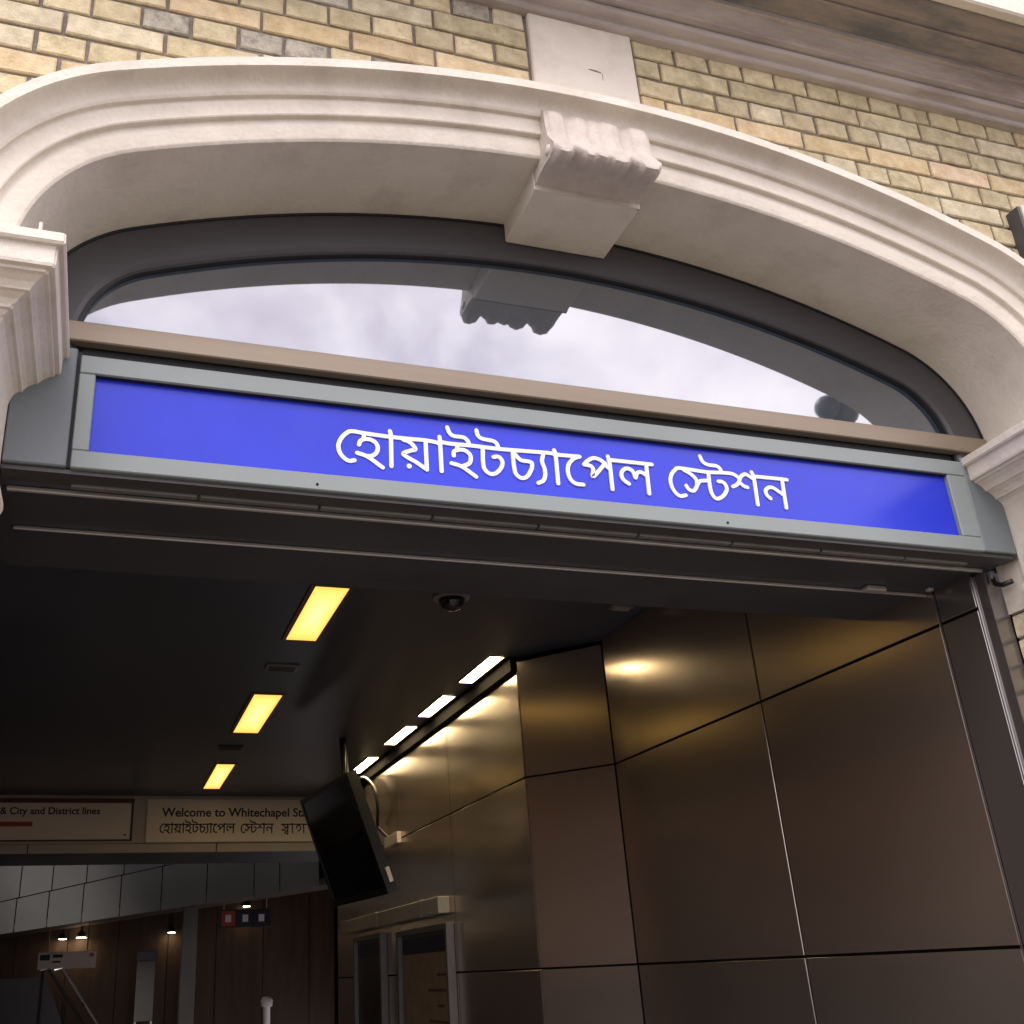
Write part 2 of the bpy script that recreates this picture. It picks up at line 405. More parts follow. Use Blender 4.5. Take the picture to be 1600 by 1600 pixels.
# frieze block over the keystone
fb = MB().box(STRIP[0], STRIP[1], -.010, .10, 3.70, 4.17, .004)
fbo = fb.build('frieze_block', 'paint', front)
MB().quad_prism([(1.166, -.0112, 3.9615), (1.186, -.0112, 3.9585), (1.206, -.0112, 3.9575), (1.206, -.0112, 3.9600), (1.188, -.0112, 3.9640), (1.170, -.0112, 3.9638)], (0, .003, 0)).quad_prism([(1.2085, -.0111, 3.956), (1.2098, -.0111, 3.956), (1.2090, -.0111, 3.930), (1.2080, -.0111, 3.930)], (0, .003, 0)).build('crack', 'mortar', fbo)

# archivolt: two fascias, cavetto, outer fillet; soffit behind it
prof = [(.004, YF + .002), (.008, YF), (.062, YF), (.064, YF - .002), (.064, YF - .013), (.067, YF - .015), (.112, YF - .015), (.114, YF - .017), (.114, YF - .026), (.119, YF - .030)]
for i in range(9):                                    # cavetto
    t = i/8*math.pi/2
    prof.append((.121 + .030*math.sin(t), YF - .031 - .036*(1 - math.cos(t))))
prof += [(.151, -.132), (.153, -.137), (.176, -.139), (.180, -.135), (.184, -.060), (.186, .02)]
arch_o = sweep([(.0, YF + .006)] + prof, 2.93, 'arch_moulding', 'paint', front)
sweep([(0, YF + .006), (.0, .02), (.0, .10), (.0, YB), (.0, .30)], 2.80, 'arch_soffit', 'paint', front)

# keystone: scalloped scroll on the face and a block running back under the soffit
KX0, KX1 = .958, 1.262
S_ = [(0, .25), (.05, .95), (.10, 1.0), (.15, .8), (.215, .0), (.26, .25), (.31, .72), (.36, .7), (.41, .42), (.44, .5), (.48, .62), (.52, .45), (.56, .75), (.62, .9), (.67, .7), (.735, .05), (.78, .35), (.83, .95), (.9, 1.05), (.95, .9), (1, .3)]
def scal(s):
    for (a, p), (b, q) in zip(S_[:-1], S_[1:]):
        if a <= s <= b:
            t = (s-a)/(b-a); t = t*t*(3-2*t); return p + (q-p)*t
    return 0
KP = [(-.078, 3.674, .10), (-.094, 3.668, .35), (-.098, 3.650, .60), (-.099, 3.622, .72), (-.101, 3.595, .8), (-.106, 3.570, .9), (-.117, 3.552, .95), (-.128, 3.540, 1.1),
      (-.136, 3.528, 1.1), (-.136, 3.515, 1.0), (-.126, 3.506, .9), (-.108, 3.502, .75), (-.085, 3.502, .5), (-.06, 3.500, .25), (-.035, 3.496, .08), (-.014, 3.490, 0), (-.012, 3.476, 0)]
ns = 84; v = []; f = []
kr = random.Random(3)
for i in range(ns+1):
    s = i/ns; d = scal(s)
    for y, z, wgt in KP:
        front_w = 1 if z > 3.55 else .55
        low_w = max(0, min(1, (3.60 - z)/.06))
        flare = (s-.5)*.002*max(0, 1-abs(z-3.53)/.08)
        v.append((KX0 + s*(KX1-KX0) + flare, y - .022*d*wgt*front_w, z - .030*d*wgt*low_w))
n = len(KP)
for i in range(ns):
    for j in range(n-1): f.append((i*n+j, (i+1)*n+j, (i+1)*n+j+1, i*n+j+1))
for i in (0, ns):                                     # side cheeks back to the fascia
    k = len(v)
    for j in range(n):
        x, y, z = v[i*n+j]; v.append((x, max(y, .03), z + .012))
    for j in range(n-1): f.append((i*n+j, i*n+j+1, k+j+1, k+j))
ks = link_mesh('keystone', v, f, 'paint_key', arch_o); smooth_by_angle(ks, 50)
MB().box(.956, 1.262, -.012, .206, 3.477, 3.60, .004).build('keystone_block', 'paint', arch_o)
# small curled ears at the lip of the scroll
for x, sgn in ((KX0 - .004, -1), (KX1 + .004, 1)):
    e_ = MB().lathe((x - .008*sgn, -.105, 3.522), [(.003, -.009), (.013, -.008), (.015, 0), (.013, .008), (.003, .009)], 14, 'X').build('scroll_ear', 'paint', arch_o, True)

# imposts: moulded capital wrapping from the front into the reveal
def impost(sgn):
    jx = JL if sgn > 0 else JR
    P = [(-.10, 2.955), (.108, 2.955), (.115, 2.950), (.116, 2.930), (.112, 2.925), (.104, 2.924), (.102, 2.918), (.102, 2.886), (.100, 2.880), (.090, 2.879), (.088, 2.873), (.080, 2.871), (.066, 2.862), (.058, 2.853),
         (.056, 2.849), (.049, 2.848), (.036, 2.840), (.028, 2.830), (.026, 2.825), (.019, 2.824), (.009, 2.815), (.004, 2.804), (.001, 2.795), (0, 2.785),
         (0, 2.566), (.012, 2.562), (.017, 2.552), (.018, 2.538), (.014, 2.526), (.006, 2.520), (.004, 2.506), (-.018, 2.503), (-.019, 2.498)]
    v = []; f = []; n = len(P)
    rows = []
    for p, z in P:
        rows.append(((jx - sgn*.55, -.09 - p, z), (jx + sgn*p, -.09 - p, z), (jx + sgn*p, .206, z)))
    for c in range(3):
        for r in rows: v.append(r[c])
    for c in range(2):
        for j in range(n-1): f.append((c*n+j, c*n+j+1, (c+1)*n+j+1, (c+1)*n+j))
    for j in range(n-1): pass
    o = link_mesh('impost', v, f, 'paint', front)
    bm = bmesh.new(); bm.from_mesh(o.data)
    sharp = [e for e in bm.edges if e.is_manifold and e.calc_face_angle(0) > 1.2 and abs(e.verts[0].co.z - e.verts[1].co.z) > .004]
    bmesh.ops.bevel(bm, geom=sharp, offset=.004, segments=2, affect='EDGES'); bm.to_mesh(o.data); bm.free()
    return o
il = impost(1); ir = impost(-1)
il['label'] = 'impost capital beside the blue sign, nearest the camera'
# pilaster shafts below the imposts with brick reveals
for jx, sgn in ((JL, 1), (JR, -1)):
    a, b = sorted((jx - sgn*.55, jx - sgn*.027)); 
    pil = MB().box(a, b, -.064, .30, 0, 2.50).build('pilaster', 'mortar', front)
    MB().box(*sorted((jx - sgn*.55, jx - sgn*.012)), -.04, .30, 2.50, 2.97).build('pilaster_neck', 'paint', front)
    pf = MB(); x0, x1 = sorted((jx - sgn*.55, jx - sgn*.019))
    for k in range(33):                                 # front face of the pilaster, outside the photograph
        zc = 2.498 - .0375 - .075*k; q = x0 + (.0 if k % 2 else -.056)
        while q < x1 - .02:
            e1 = min(q + (.235 if k % 2 else .1175), x1)
            if e1 - max(q, x0) > .03: pf.box(max(q, x0) + .004, e1 - .004, -.072, -.05, zc - .033, zc + .033, .002)
            q += .235 if k % 2 else .1175
    pfo = pf.build('brickwork', 'b_pale', front); pfo['kind'] = 'stuff'
    for k in range(14):
        zc = 2.498 - .0375 - .075*k
        off = .0 if k % 2 else .05
        y = -.07 - off*.0
        ys = [-.07, .035, .14, .245, .305] if k % 2 else [-.07, .085, .19, .305]
        for y0, y1 in zip(ys[:-1], ys[1:]):
            bo = brick(y0 + .005, y1 - .005, zc, rnd.choice(['b_pale', 'b_buff', 'b_pale']), pil, yface=jx - sgn*.018, rot=math.radians(90 if sgn > 0 else -90))

# cornice over everything
CP = [(.02, 4.135), (-.022, 4.135), (-.027, 4.138), (-.028, 4.152), (-.031, 4.154), (-.046, 4.155), (-.057, 4.159), (-.063, 4.166), (-.062, 4.174), (-.056, 4.180), (-.058, 4.1815), (-.079, 4.182), (-.081, 4.190), (-.084, 4.192), (-.094, 4.196), (-.106, 4.206), (-.110, 4.214), (-.112, 4.2155), (-.126, 4.216), (-.128, 4.232)]
v = []; f = []; n = len(CP); X0_, X1_, NX = -3.5, 6.5, 40
for i in range(NX+1):
    for y, z in CP: v.append((X0_ + (X1_-X0_)*i/NX, y, z))
for i in range(NX):
    for j in range(n-1): f.append((i*n+j, (i+1)*n+j, (i+1)*n+j+1, i*n+j+1))
co = link_mesh('cornice', v, f, 'cornice', front); smooth_by_angle(co, 28)
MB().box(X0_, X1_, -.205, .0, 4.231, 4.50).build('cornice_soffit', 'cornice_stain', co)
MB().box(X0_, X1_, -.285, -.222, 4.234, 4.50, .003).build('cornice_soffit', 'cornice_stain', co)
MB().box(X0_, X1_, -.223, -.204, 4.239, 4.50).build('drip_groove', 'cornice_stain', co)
MB().box(X0_, X1_, -.320, -.286, 4.232, 4.50, .006).box(X0_, X1_, -.345, -.0, 4.504, 4.58, .008).build('corona', 'paint', co)
# white block set in the brickwork at the right
MB().box(2.606, 2.6155, -.045, .03, 3.30, 3.748, .002).build('side_shade_strip', 'frame_dark', front)  # dark strip added to stand in for the block's shaded left face
wb = MB().box(2.616, 2.93, -.055, .03, 3.30, 3.752, .006).build('wall_block', 'paint', front)

# ------------------------------------------------------------------ fanlight
fan = thing('fanlight_window', 'arched dark framed fanlight with mirror glass above the blue sign', 'window', loc=(XC, YB, 3.03))
FW = .118
sweep([(.0, YB + .002), (-.006, YB - .004), (-FW + .010, YB - .004), (-FW, YB + .003), (-FW, YB + .026), (-.0, YB + .026)], 2.945, 'frame', 'frame_dark', fan, True)
sweep([(-FW - .007, YB + .004), (-FW + .0, YB + .0035), (-FW + .0, YB + .018), (-FW - .007, YB + .018)], 2.945, 'seal', 'seal', fan, True)
sweep([(-.0005, YB - .008), (-.007, YB - .008), (-.007, YB - .0045), (-.0005, YB - .0045)], 2.945, 'seal', 'seal', fan, True)
pts = [(XC + u - nx*(FW - .004), .230, z - nz*(FW - .004)) for u, z, (nx, nz) in arch_path(2.965)]
MB().quad_prism(pts, (0, .008, 0)).build('pane', 'glass', fan)
MB().box(-.262, 2.482, .192, .222, 2.972, 3.026, .003).build('transom', 'tan', fan)

# ------------------------------------------------------------------ blue station sign
sg = thing('station_sign', 'long blue station sign with white Bengali lettering in a grey frame', 'sign', loc=(XC, .2, 2.65))
FX0, FX1 = -.128, 2.368; PX0, PX1, PZ0, PZ1 = -.092, 2.302, 2.694, 2.892
rails = [(FX0, FX1, 2.650, PZ0), (FX0, FX1, PZ1, 2.940), (FX0, PX0, PZ0, PZ1), (PX1, FX1, PZ0, PZ1)]
for i, (a, b, c, d) in enumerate(rails):
    MB().box(a + (.0004 if i < 2 else 0), b - (.0004 if i < 2 else 0), .200 + .0006*(i > 1), .26, c + (.0005 if i > 1 else 0), d - (.0005 if i > 1 else 0), .0025).build('frame_rail', 'alu', sg)
panel = MB().box(PX0 - .004, PX1 + .004, .2145, .222, PZ0 - .004, PZ1 + .004).build('sign_panel', 'blue', sg)
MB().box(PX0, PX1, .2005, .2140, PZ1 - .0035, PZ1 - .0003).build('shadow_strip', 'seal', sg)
MB().box(FX0, FX1, .225, .30, 2.941, 2.971).build('gap_backing', 'seal', sg)
MB().box(-.267, -.136, .202, .27, 2.652, 2.957, .003).build('end_panel', 'alu_end', sg)
MB().box(2.3705, 2.487, .202, .27, 2.652, 2.957, .003).build('end_panel', 'alu_end', sg)
for sx in (.42, 1.52):
    MB().lathe((sx, .1998, 2.664), [(.0032, 0), (.0032, -.0015), (.002, -.002)], 10, 'Y').build('screw', 'gap', sg)
MB().box(-.1365, -.1275, .215, .26, 2.655, 2.955).build('joint', 'seal', sg)

def catmull(p, n=7):
    if len(p) < 3: return [Vector((a, 0, b)) for a, b in p]
    P = [Vector((a, 0, b)) for a, b in p]; P = [2*P[0]-P[1]] + P + [2*P[-1]-P[-2]]; o = []
    for i in range(1, len(P)-2):
        for k in range(n):
            t = k/n; a, b, c, d = P[i-1:i+3]
            o.append(.5*((2*b) + (c-a)*t + (2*a-5*b+4*c-d)*t*t + (3*b-a-3*c+d)*t**3))
    return o + [P[-2]]
def strokes(name, S, width, y, m, parent, fx=lambda x, z: (x, z), dot=None, depth=.003):
    mb = MB(); k = 0; T = []
    for st in S:                                        # a loop is laid as two overlapping halves
        if len(st) > 5 and math.dist(st[0], st[-1]) < .02: h_ = len(st)//2; T += [st[:h_+1], st[h_:]]
        else: T.append(st)
    for st in T:
        c = catmull([fx(*q) for q in st]); h = width/2
        L = []; Rr = []
        for i, p in enumerate(c):
            t = (c[min(i+1, len(c)-1)] - c[max(i-1, 0)]).normalized(); nn = Vector((-t.z, 0, t.x))
            L.append(p + nn*h); Rr.append(p - nn*h)
        t0 = (c[0]-c[1]).normalized(); t1 = (c[-1]-c[-2]).normalized()
        def cap(p, t): 
            nn = Vector((-t.z, 0, t.x)); return [p + (nn*math.cos(a) * -1 + t*math.sin(a))*h for a in (math.pi*.2, math.pi*.4, math.pi*.6, math.pi*.8)]
        yy = y - depth - k*.00006; k += 1
        ring = L + cap(c[-1], t1)[::-1] + Rr[::-1] + cap(c[0], t0)[::-1]
        # build as strip for robustness plus caps
        v = []; f = []
        for a, b in zip(L, Rr): v += [(a.x, yy, a.z), (b.x, yy, b.z), (a.x, y, a.z), (b.x, y, b.z)]
        for i in range(len(c)-1):
            q = i*4; f += [(q, q+1, q+5, q+4), (q, q+4, q+6, q+2), (q+1, q+3, q+7, q+5)]
        for p, t, q in ((c[0], t0, 0), (c[-1], t1, (len(c)-1)*4)):
            kk = len(v); arc = [p + (Vector((-t.z, 0, t.x))*math.cos(a) + t*math.sin(a))*h for a in [math.pi*j/6 for j in range(7)]]
            v += [(a.x, yy, a.z) for a in arc] + [(a.x, y, a.z) for a in arc]
            f.append(tuple(kk+j for j in range(7)))
            f += [(kk+j, kk+j+1, kk+8+j, kk+7+j) for j in range(6)]
        mb.add(v, f)
    if dot:
        x, z = fx(*dot); mb.lathe((x, y - depth*.5 , z), [(width*.62, -depth*.55), (width*.62, depth*.5)], 14, 'Y')
    return mb.build(name, m, parent)
WORD1=[[(0.513,2.744),(0.500,2.741),(0.487,2.748),(0.477,2.762),(0.474,2.781),(0.481,2.800),(0.494,2.816),(0.508,2.823),(0.542,2.821),(0.597,2.819),(0.648,2.819),(0.689,2.820),(0.719,2.818),(0.731,2.815)],
 [(0.525,2.788),(0.529,2.799),(0.540,2.805),(0.554,2.805),(0.567,2.798),(0.572,2.785),(0.568,2.771),(0.557,2.761),(0.544,2.759)],
 [(0.520,2.765),(0.546,2.757),(0.583,2.732)],
 [(0.538,2.819),(0.537,2.804)],
 [(0.604,2.835),(0.606,2.817),(0.605,2.738)],
 [(0.637,2.815),(0.655,2.809),(0.668,2.792),(0.654,2.786),(0.636,2.776),(0.648,2.766),(0.668,2.756),(0.695,2.738)],
 [(0.695,2.818),(0.695,2.738)],
 [(0.731,2.820),(0.760,2.818),(0.818,2.819),(0.876,2.818),(0.926,2.819),(1.014,2.822),(1.034,2.822),(1.057,2.820)],
 [(0.732,2.834),(0.733,2.816),(0.733,2.738)],
 [(0.754,2.864),(0.760,2.848),(0.771,2.841),(0.796,2.840),(0.807,2.831),(0.810,2.820)],
 [(0.767,2.785),(0.768,2.796),(0.778,2.802),(0.794,2.804),(0.808,2.796),(0.812,2.783),(0.807,2.768),(0.791,2.759)],
 [(0.760,2.763),(0.787,2.756),(0.823,2.732)],
 [(0.778,2.817),(0.777,2.802)],
 [(0.832,2.865),(0.836,2.849),(0.848,2.842),(0.875,2.839),(0.885,2.832),(0.888,2.821)],
 [(0.846,2.817),(0.844,2.774),(0.848,2.754),(0.862,2.744),(0.878,2.749),(0.893,2.767),(0.896,2.784),(0.887,2.795),(0.873,2.793)],
 [(0.927,2.816),(0.927,2.775),(0.931,2.751),(0.946,2.741),(0.962,2.749),(0.976,2.772),(0.977,2.787),(0.966,2.791),(0.946,2.793),(0.929,2.812)],
 [(1.042,2.819),(1.077,2.820),(1.114,2.821)],
 [(1.011,2.817),(1.006,2.795),(1.011,2.775),(1.011,2.756),(1.004,2.740),(0.990,2.732)],
 [(1.043,2.832),(1.046,2.814),(1.045,2.736)],
 [(1.116,2.740),(1.094,2.741),(1.080,2.754),(1.076,2.776),(1.081,2.796),(1.096,2.813),(1.114,2.821)],
 [(1.186,2.809),(1.170,2.819),(1.153,2.821),(1.135,2.811),(1.124,2.799),(1.142,2.797),(1.149,2.787),(1.147,2.767),(1.185,2.808)],
 [(1.196,2.831),(1.199,2.811),(1.198,2.735)],
 [(1.184,2.805),(1.197,2.794)],
 [(1.197,2.821),(1.257,2.821),(1.324,2.821)],
 [(1.248,2.756),(1.234,2.766),(1.229,2.781),(1.236,2.795),(1.250,2.801),(1.264,2.794),(1.270,2.776)],
 [(1.270,2.776),(1.277,2.791),(1.289,2.794),(1.303,2.786)],
 [(1.307,2.820),(1.304,2.733)]]
DOT=(0.650,2.743)
WORD2=[[(1.414,2.740),(1.396,2.736),(1.381,2.749),(1.374,2.773),(1.379,2.796),(1.393,2.813),(1.409,2.820),(1.488,2.817),(1.536,2.820),(1.570,2.820),(1.588,2.810),(1.590,2.803),(1.580,2.789),(1.565,2.781)],
 [(1.477,2.864),(1.483,2.848),(1.498,2.840),(1.524,2.839),(1.535,2.830),(1.536,2.820)],
 [(1.419,2.816),(1.440,2.805),(1.453,2.791),(1.453,2.773),(1.441,2.756),(1.427,2.758),(1.420,2.769)],
 [(1.453,2.773),(1.465,2.787),(1.489,2.791)],
 [(1.495,2.817),(1.493,2.767),(1.499,2.745),(1.511,2.739),(1.531,2.751),(1.544,2.770),(1.542,2.785),(1.533,2.792),(1.522,2.792)],
 [(1.589,2.804),(1.599,2.817),(1.613,2.823),(1.631,2.813)],
 [(1.587,2.797),(1.600,2.786),(1.611,2.783)],
 [(1.633,2.832),(1.637,2.813),(1.634,2.733)],
 [(1.636,2.819),(1.690,2.820),(1.744,2.820)],
 [(1.679,2.756),(1.669,2.765),(1.668,2.780),(1.681,2.790),(1.697,2.788),(1.724,2.770)],
 [(1.728,2.821),(1.724,2.732)]]

strokes('lettering', WORD1, .0105, .2144, 'white_letter', panel, dot=DOT)
strokes('lettering', WORD2, .0105, .2144, 'white_letter', panel)

# ------------------------------------------------------------------ shutter box and lintel underside behind the sign
sh = thing('shutter_box', 'black roller shutter box with thin silver trims under the blue sign', 'shutter box', loc=(XC, .5, 2.64))
MB().box(-.30, 2.49, .262, .80, 2.645, 3.15).build('casing', 'dark_soffit', sh)
MB().box(-.268, 2.488, .214, .262, 2.640, 2.650).build('sill_plate', 'frame_dark', sh)
x = -.128
while x < 2.35:
    L = min(.283, 2.36 - x)
    MB().box(x + .003, x + L - .003, .262, .282, 2.634, 2.6445, .002).build('trim_strip', 'trim_dull', sh); x += .283
MB().box(-.262, 2.455, .305, .318, 2.634, 2.6445, .002).build('front_trim', 'silver', sh)
MB().box(-.262, 2.449, .528, .536, 2.635, 2.6445, .002).build('rear_trim', 'silver', sh)
MB().box(2.19, 2.262, .488, .522, 2.628, 2.6445, .004).build('stop_bracket', 'silver', sh)
MB().box(2.405, 2.425, .47, .49, 2.634, 2.6445, .003).build('bolt_cover', 'silver', sh)

# ------------------------------------------------------------------ clad wall on the right of the entrance hall
wr = thing('clad_wall', 'brown bronze steel clad wall with dark joints right of the entrance', 'wall', loc=(2.5, 2, 0))
ZR = [0, .72, 1.60, 2.535, 3.19]; g2 = .010
MB().box(2.462, 2.60, .36, 2.86, 0, 3.19).build('backing', 'gap', wr)
MB().quad_prism([(2.462, 2.745, 0), (2.60, 2.745, 0), (2.60, 8.0, 0), (2.132, 8.0, 0), (2.132, 3.135, 0)], (0, 0, 3.19)).build('backing', 'gap', wr)
for y0, y1, m in ((.352, .505, 'panel_grey'), (.505, 1.472, 'panel'), (1.472, 2.738, 'panel')):
    for i in range(4):
        MB().box(2.450, 2.4615, y0 + g2/2, y1 - g2/2, ZR[i] + g2/2, ZR[i+1] - g2/2, .0015).build('panel', m, wr)
        if y0 == .352: pass
for i in range(4):                                     # splayed panel
    a, b = Vector((2.450, 2.741, 0)), Vector((2.120, 3.131, 0)); d = (b-a).normalized(); a2, b2 = a + d*g2/2, b - d*g2/2
    nrm = Vector((-d.y, d.x, 0)); nrm = nrm if nrm.x > 0 else -nrm
    z0, z1 = ZR[i] + g2/2, ZR[i+1] - g2/2 - (.02 if i == 3 else 0)
    MB().quad_prism([(a2.x, a2.y, z0), (b2.x, b2.y, z0), (b2.x, b2.y, z1), (a2.x, a2.y, z1)], nrm*.008).build('panel', 'panel', wr)
ys = [3.134, 4.40, 5.66, 6.92, 7.79]
for y0, y1 in zip(ys[:-1], ys[1:]):
    for i in range(4):
        z1 = ZR[i+1] - g2/2 if i < 3 else 3.115
        MB().box(2.120, 2.1315, y0 + g2/2, y1 - g2/2, ZR[i] + g2/2, z1, .0015).build('panel', 'panel', wr)
MB().box(2.088, 2.1312, 3.14, 7.79, 3.119, 3.1985).build('top_channel', 'gap', wr)
MB().box(2.447, 2.4535, .3465, .352, 0, 2.633, .001).build('edge_bead', 'steel', wr)
MB().box(2.4536, 2.512, .3075, .350, 0, 2.633).build('jamb_liner', 'panel_grey', wr)
MB().box(2.4475, 2.4498, .502, .508, 0, 2.633).build('edge_bead', 'steel', wr)
lw = thing('hall_side_wall', 'unseen side wall of the hall, panel rows toned for their reflection in the bronze panels', 'wall', loc=(-1.5, 5, 0))
MB().box(-1.7, -1.512, .31, 15, 0, 3.8).build('backing', 'gap', lw)
for i in range(6):  # unseen rows, toned lighter upward to grade the steel wall's reflections
    y0 = .43 + i*1.23
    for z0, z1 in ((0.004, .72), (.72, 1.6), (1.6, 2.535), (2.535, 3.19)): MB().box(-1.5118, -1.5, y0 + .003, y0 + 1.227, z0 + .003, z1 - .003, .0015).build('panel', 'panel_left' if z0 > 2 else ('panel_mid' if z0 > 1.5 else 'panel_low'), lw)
MB().box(-1.5118, -1.5, 7.82, 15, 0.004, 3.8).build('wall_face', 'plaster', lw)
MB().box(-1.5, -.30, .305, .42, 0, 3.19).build('return_wall', 'plaster', lw)

# ------------------------------------------------------------------ dark ceiling
ce = MB().box(-1.7, 2.62, .80, 7.80, 3.20, 3.34).build('ceiling', 'ceiling'); struct(ce)
MB().box(-1.7, 2.62, .42, .80, 3.16, 3.34).build('ceiling_edge', 'dark_soffit', ce)

def lamp(label, x0, x1, y0, y1, z, diff, group, rim=.012, drop=.010):
    t = thing('ceiling_light', label, 'light', group, ((x0+x1)/2, (y0+y1)/2, z))
    fr = MB()
    fr.box(x0 - rim, x0, y0 - rim, y1 + rim, z - drop, z - .0005); fr.box(x1, x1 + rim, y0 - rim, y1 + rim, z - drop, z - .0005)
    fr.box(x0, x1, y0 - rim, y0, z - drop + .0004, z - .0006); fr.box(x0, x1, y1, y1 + rim, z - drop + .0004, z - .0006)
    fr.build('frame', 'lamp_rim', t)
    MB().box(x0 + .0006, x1 - .0006, y0 + .0006, y1 - .0006, z - drop + .003, z - .001).build('diffuser', diff, t)
    return t
gy = 'yellow lights down the middle of the ceiling'
lamp('largest and nearest of the three yellow ceiling lights', .818, .972, 2.23, 3.01, 3.2, 'lamp_yellow', gy, .02)
lamp('middle one of the three yellow ceiling lights', .815, .985, 4.10, 5.14, 3.2, 'lamp_yellow', gy, .02)
lamp('farthest yellow ceiling light, right above the welcome sign', .828, .968, 6.26, 7.38, 3.2, 'lamp_yellow', gy, .02)
gw = 'pale strip lights along the bronze wall'
for lab, y0, y1 in (('nearest pale strip light beside the splayed steel panel', 3.13, 3.67), ('second pale strip light from the splayed panel along the bronze wall', 3.985, 4.53),
                    ('third pale strip light from the splayed panel along the bronze wall', 4.83, 5.42), ('farthest pale strip light just above the black monitor', 5.91, 6.575)):
    lamp(lab, 1.968, 2.052, y0, y1, 3.2, 'lamp_white', gw, .006)
# camera dome and vents in the ceiling
cd = thing('camera_dome', 'dark dome camera on the black ceiling right of the nearest yellow light', 'camera', loc=(1.455, 2.25, 3.2))
MB().lathe((1.455, 2.25, 3.2), [(.085, -.001), (.085, -.018), (.07, -.024)], 24).build('base', 'trim_dull', cd)
MB().lathe((1.455, 2.25, 3.178), [(.062, 0), (.058, -.022), (.044, -.042), (.02, -.054), (.003, -.056)], 24).build('dome', 'screen', cd, True)
for lab, vx, vy in (('small dark ceiling grille between the nearest and middle yellow lights', .883, 3.525), ('small dark ceiling grille between the middle and farthest yellow lights', .857, 5.646)):
    vt = thing('ceiling_grille', lab, 'vent', 'small ceiling grilles', (vx, vy, 3.2))
    MB().box(vx - .09, vx + .09, vy - .06, vy + .06, 3.188, 3.1995, .002).build('plate', 'trim_dull' if vy < 5 else 'black', vt)
    for q in range(4): MB().box(vx - .075, vx + .075, vy - .045 + q*.026, vy - .035 + q*.026, 3.185, 3.1878).build('slat', 'black', vt)
em = thing('ceiling_sensor', 'small pale rectangular sensor on the ceiling beside the steel wall', 'sensor', loc=(2.31, 2.235, 3.2))
MB().box(2.25, 2.37, 2.21, 2.26, 3.178, 3.1995, .004).build('case', 'trim_dull', em); MB().box(2.27, 2.35, 2.22, 2.25, 3.1735, 3.1778).build('lens', 'silver', em)

# ------------------------------------------------------------------ header beam with two signs
bmn = thing('header_beam', 'grey clad beam across the hall carrying the two signs', 'beam', loc=(.4, 8, 2.69))
MB().box(-1.5, 2.118, 7.82, 8.78, 2.70, 3.5).build('core', 'dark_soffit', bmn)
for a, b in ((-1.49, -.61), (-.60, 1.00), (1.01, 2.112)):
    MB().box(a, b, 7.80, 7.818, 2.70, 2.775, .002).build('lower_panel', 'beam', bmn)
MB().box(-1.49, 2.112, 7.80, 7.818, 2.779, 3.196, .002).build('upper_panel', 'beam', bmn)
ds = thing('direction_sign', 'cut off line direction sign with a short red bar on the beam', 'sign', loc=(-.4, 7.79, 2.8))
dp = MB().box(-1.3, .240, 7.780, 7.7995, 2.812, 3.128, .002).build('sign_face', 'sign_cream', ds)
MB().box(-1.3, .262, 7.770, 7.7990, 3.1285, 3.166, .002).build('top_rail', 'maroon', ds)
MB().box(.2405, .258, 7.772, 7.7990, 2.80, 3.128, .002).box(-1.3, .2400, 7.774, 7.7990, 2.800, 2.8115, .001).build('edge_rail', 'frame_dark', ds)
MB().box(-1.3, -.585, 7.7775, 7.7798, 2.925, 2.965).build('red_bar', 'red', dp)
MB().lathe((.195, 7.7795, 2.85), [(.009, 0), (.009, -.003)], 10, 'Y').build('screw', 'ink', dp)
ws = thing('welcome_sign', 'pale welcome sign in English and Bengali under the farthest yellow light', 'sign', loc=(1.2, 7.79, 2.76))
wp = MB().box(.375, 2.08, 7.780, 7.7995, 2.785, 3.165, .002).build('sign_face', 'sign_cream', ws)
def text(body, x, z, width, y, m, parent, shear=0):
    cu = bpy.data.curves.new('lettering', 'FONT'); cu.body = body; cu.size = 1; cu.resolution_u = 3; cu.offset = .022; cu.extrude = .0
    to = bpy.data.objects.new('tmp', cu); COL.objects.link(to); bpy.context.view_layer.update()
    me = bpy.data.meshes.new_from_object(to.evaluated_get(bpy.context.evaluated_depsgraph_get())); bpy.data.objects.remove(to)
    xs = [q.co.x for q in me.vertices]; s = width/(max(xs) - min(xs)); x0 = min(xs)
    for q in me.vertices: q.co = Vector((x + (q.co.x - x0)*s, y, z + q.co.y*s))
    me.materials.clear(); me.materials.append(M[m]); o = bpy.data.objects.new('lettering', me); COL.objects.link(o); o.parent = parent
    o.matrix_parent_inverse = Matrix.Translation(-root_loc(parent)); return o
text('& City and District lines', -.86, 3.030, .83, 7.7785, 'ink', dp)
text('Welcome to Whitechapel Station', .505, 3.010, 1.50, 7.7785, 'ink', wp)
# the Bengali line repeats the strokes of the big sign at a smaller size
f1 = lambda x, z: (.498 + (x - .474)*.785, 2.905 + (z - 2.78)*.88)
strokes('lettering', WORD1, .0115, 7.7795, 'ink', wp, fx=f1, dot=DOT, depth=.001)
f2 = lambda x, z: (1.222 + (x - 1.374)*.80, 2.905 + (z - 2.78)*.88)
strokes('lettering', WORD2, .0115, 7.7795, 'ink', wp, fx=f2, depth=.001)
WORD3 = [[(x - 1.419, z - 2.78) for x, z in q] for q in (WORD2[2], WORD2[3])] + [[(-.01, .038), (.10, .038), (.20, .038), (.30, .038)], [(.062, .038), (.064, -.055)],
         [(.060, -.02), (.030, -.045), (.062, -.062)], [(.115, .05), (.118, -.05)], [(.165, .0), (.172, .022), (.195, .026), (.212, .005), (.200, -.022), (.182, -.03)], [(.245, .038), (.248, -.05)]]
f3 = lambda x, z: (1.60 + x*.82, 2.905 + z*.88)
strokes('lettering', WORD3, .0115, 7.7795, 'ink', wp, fx=f3, depth=.001)

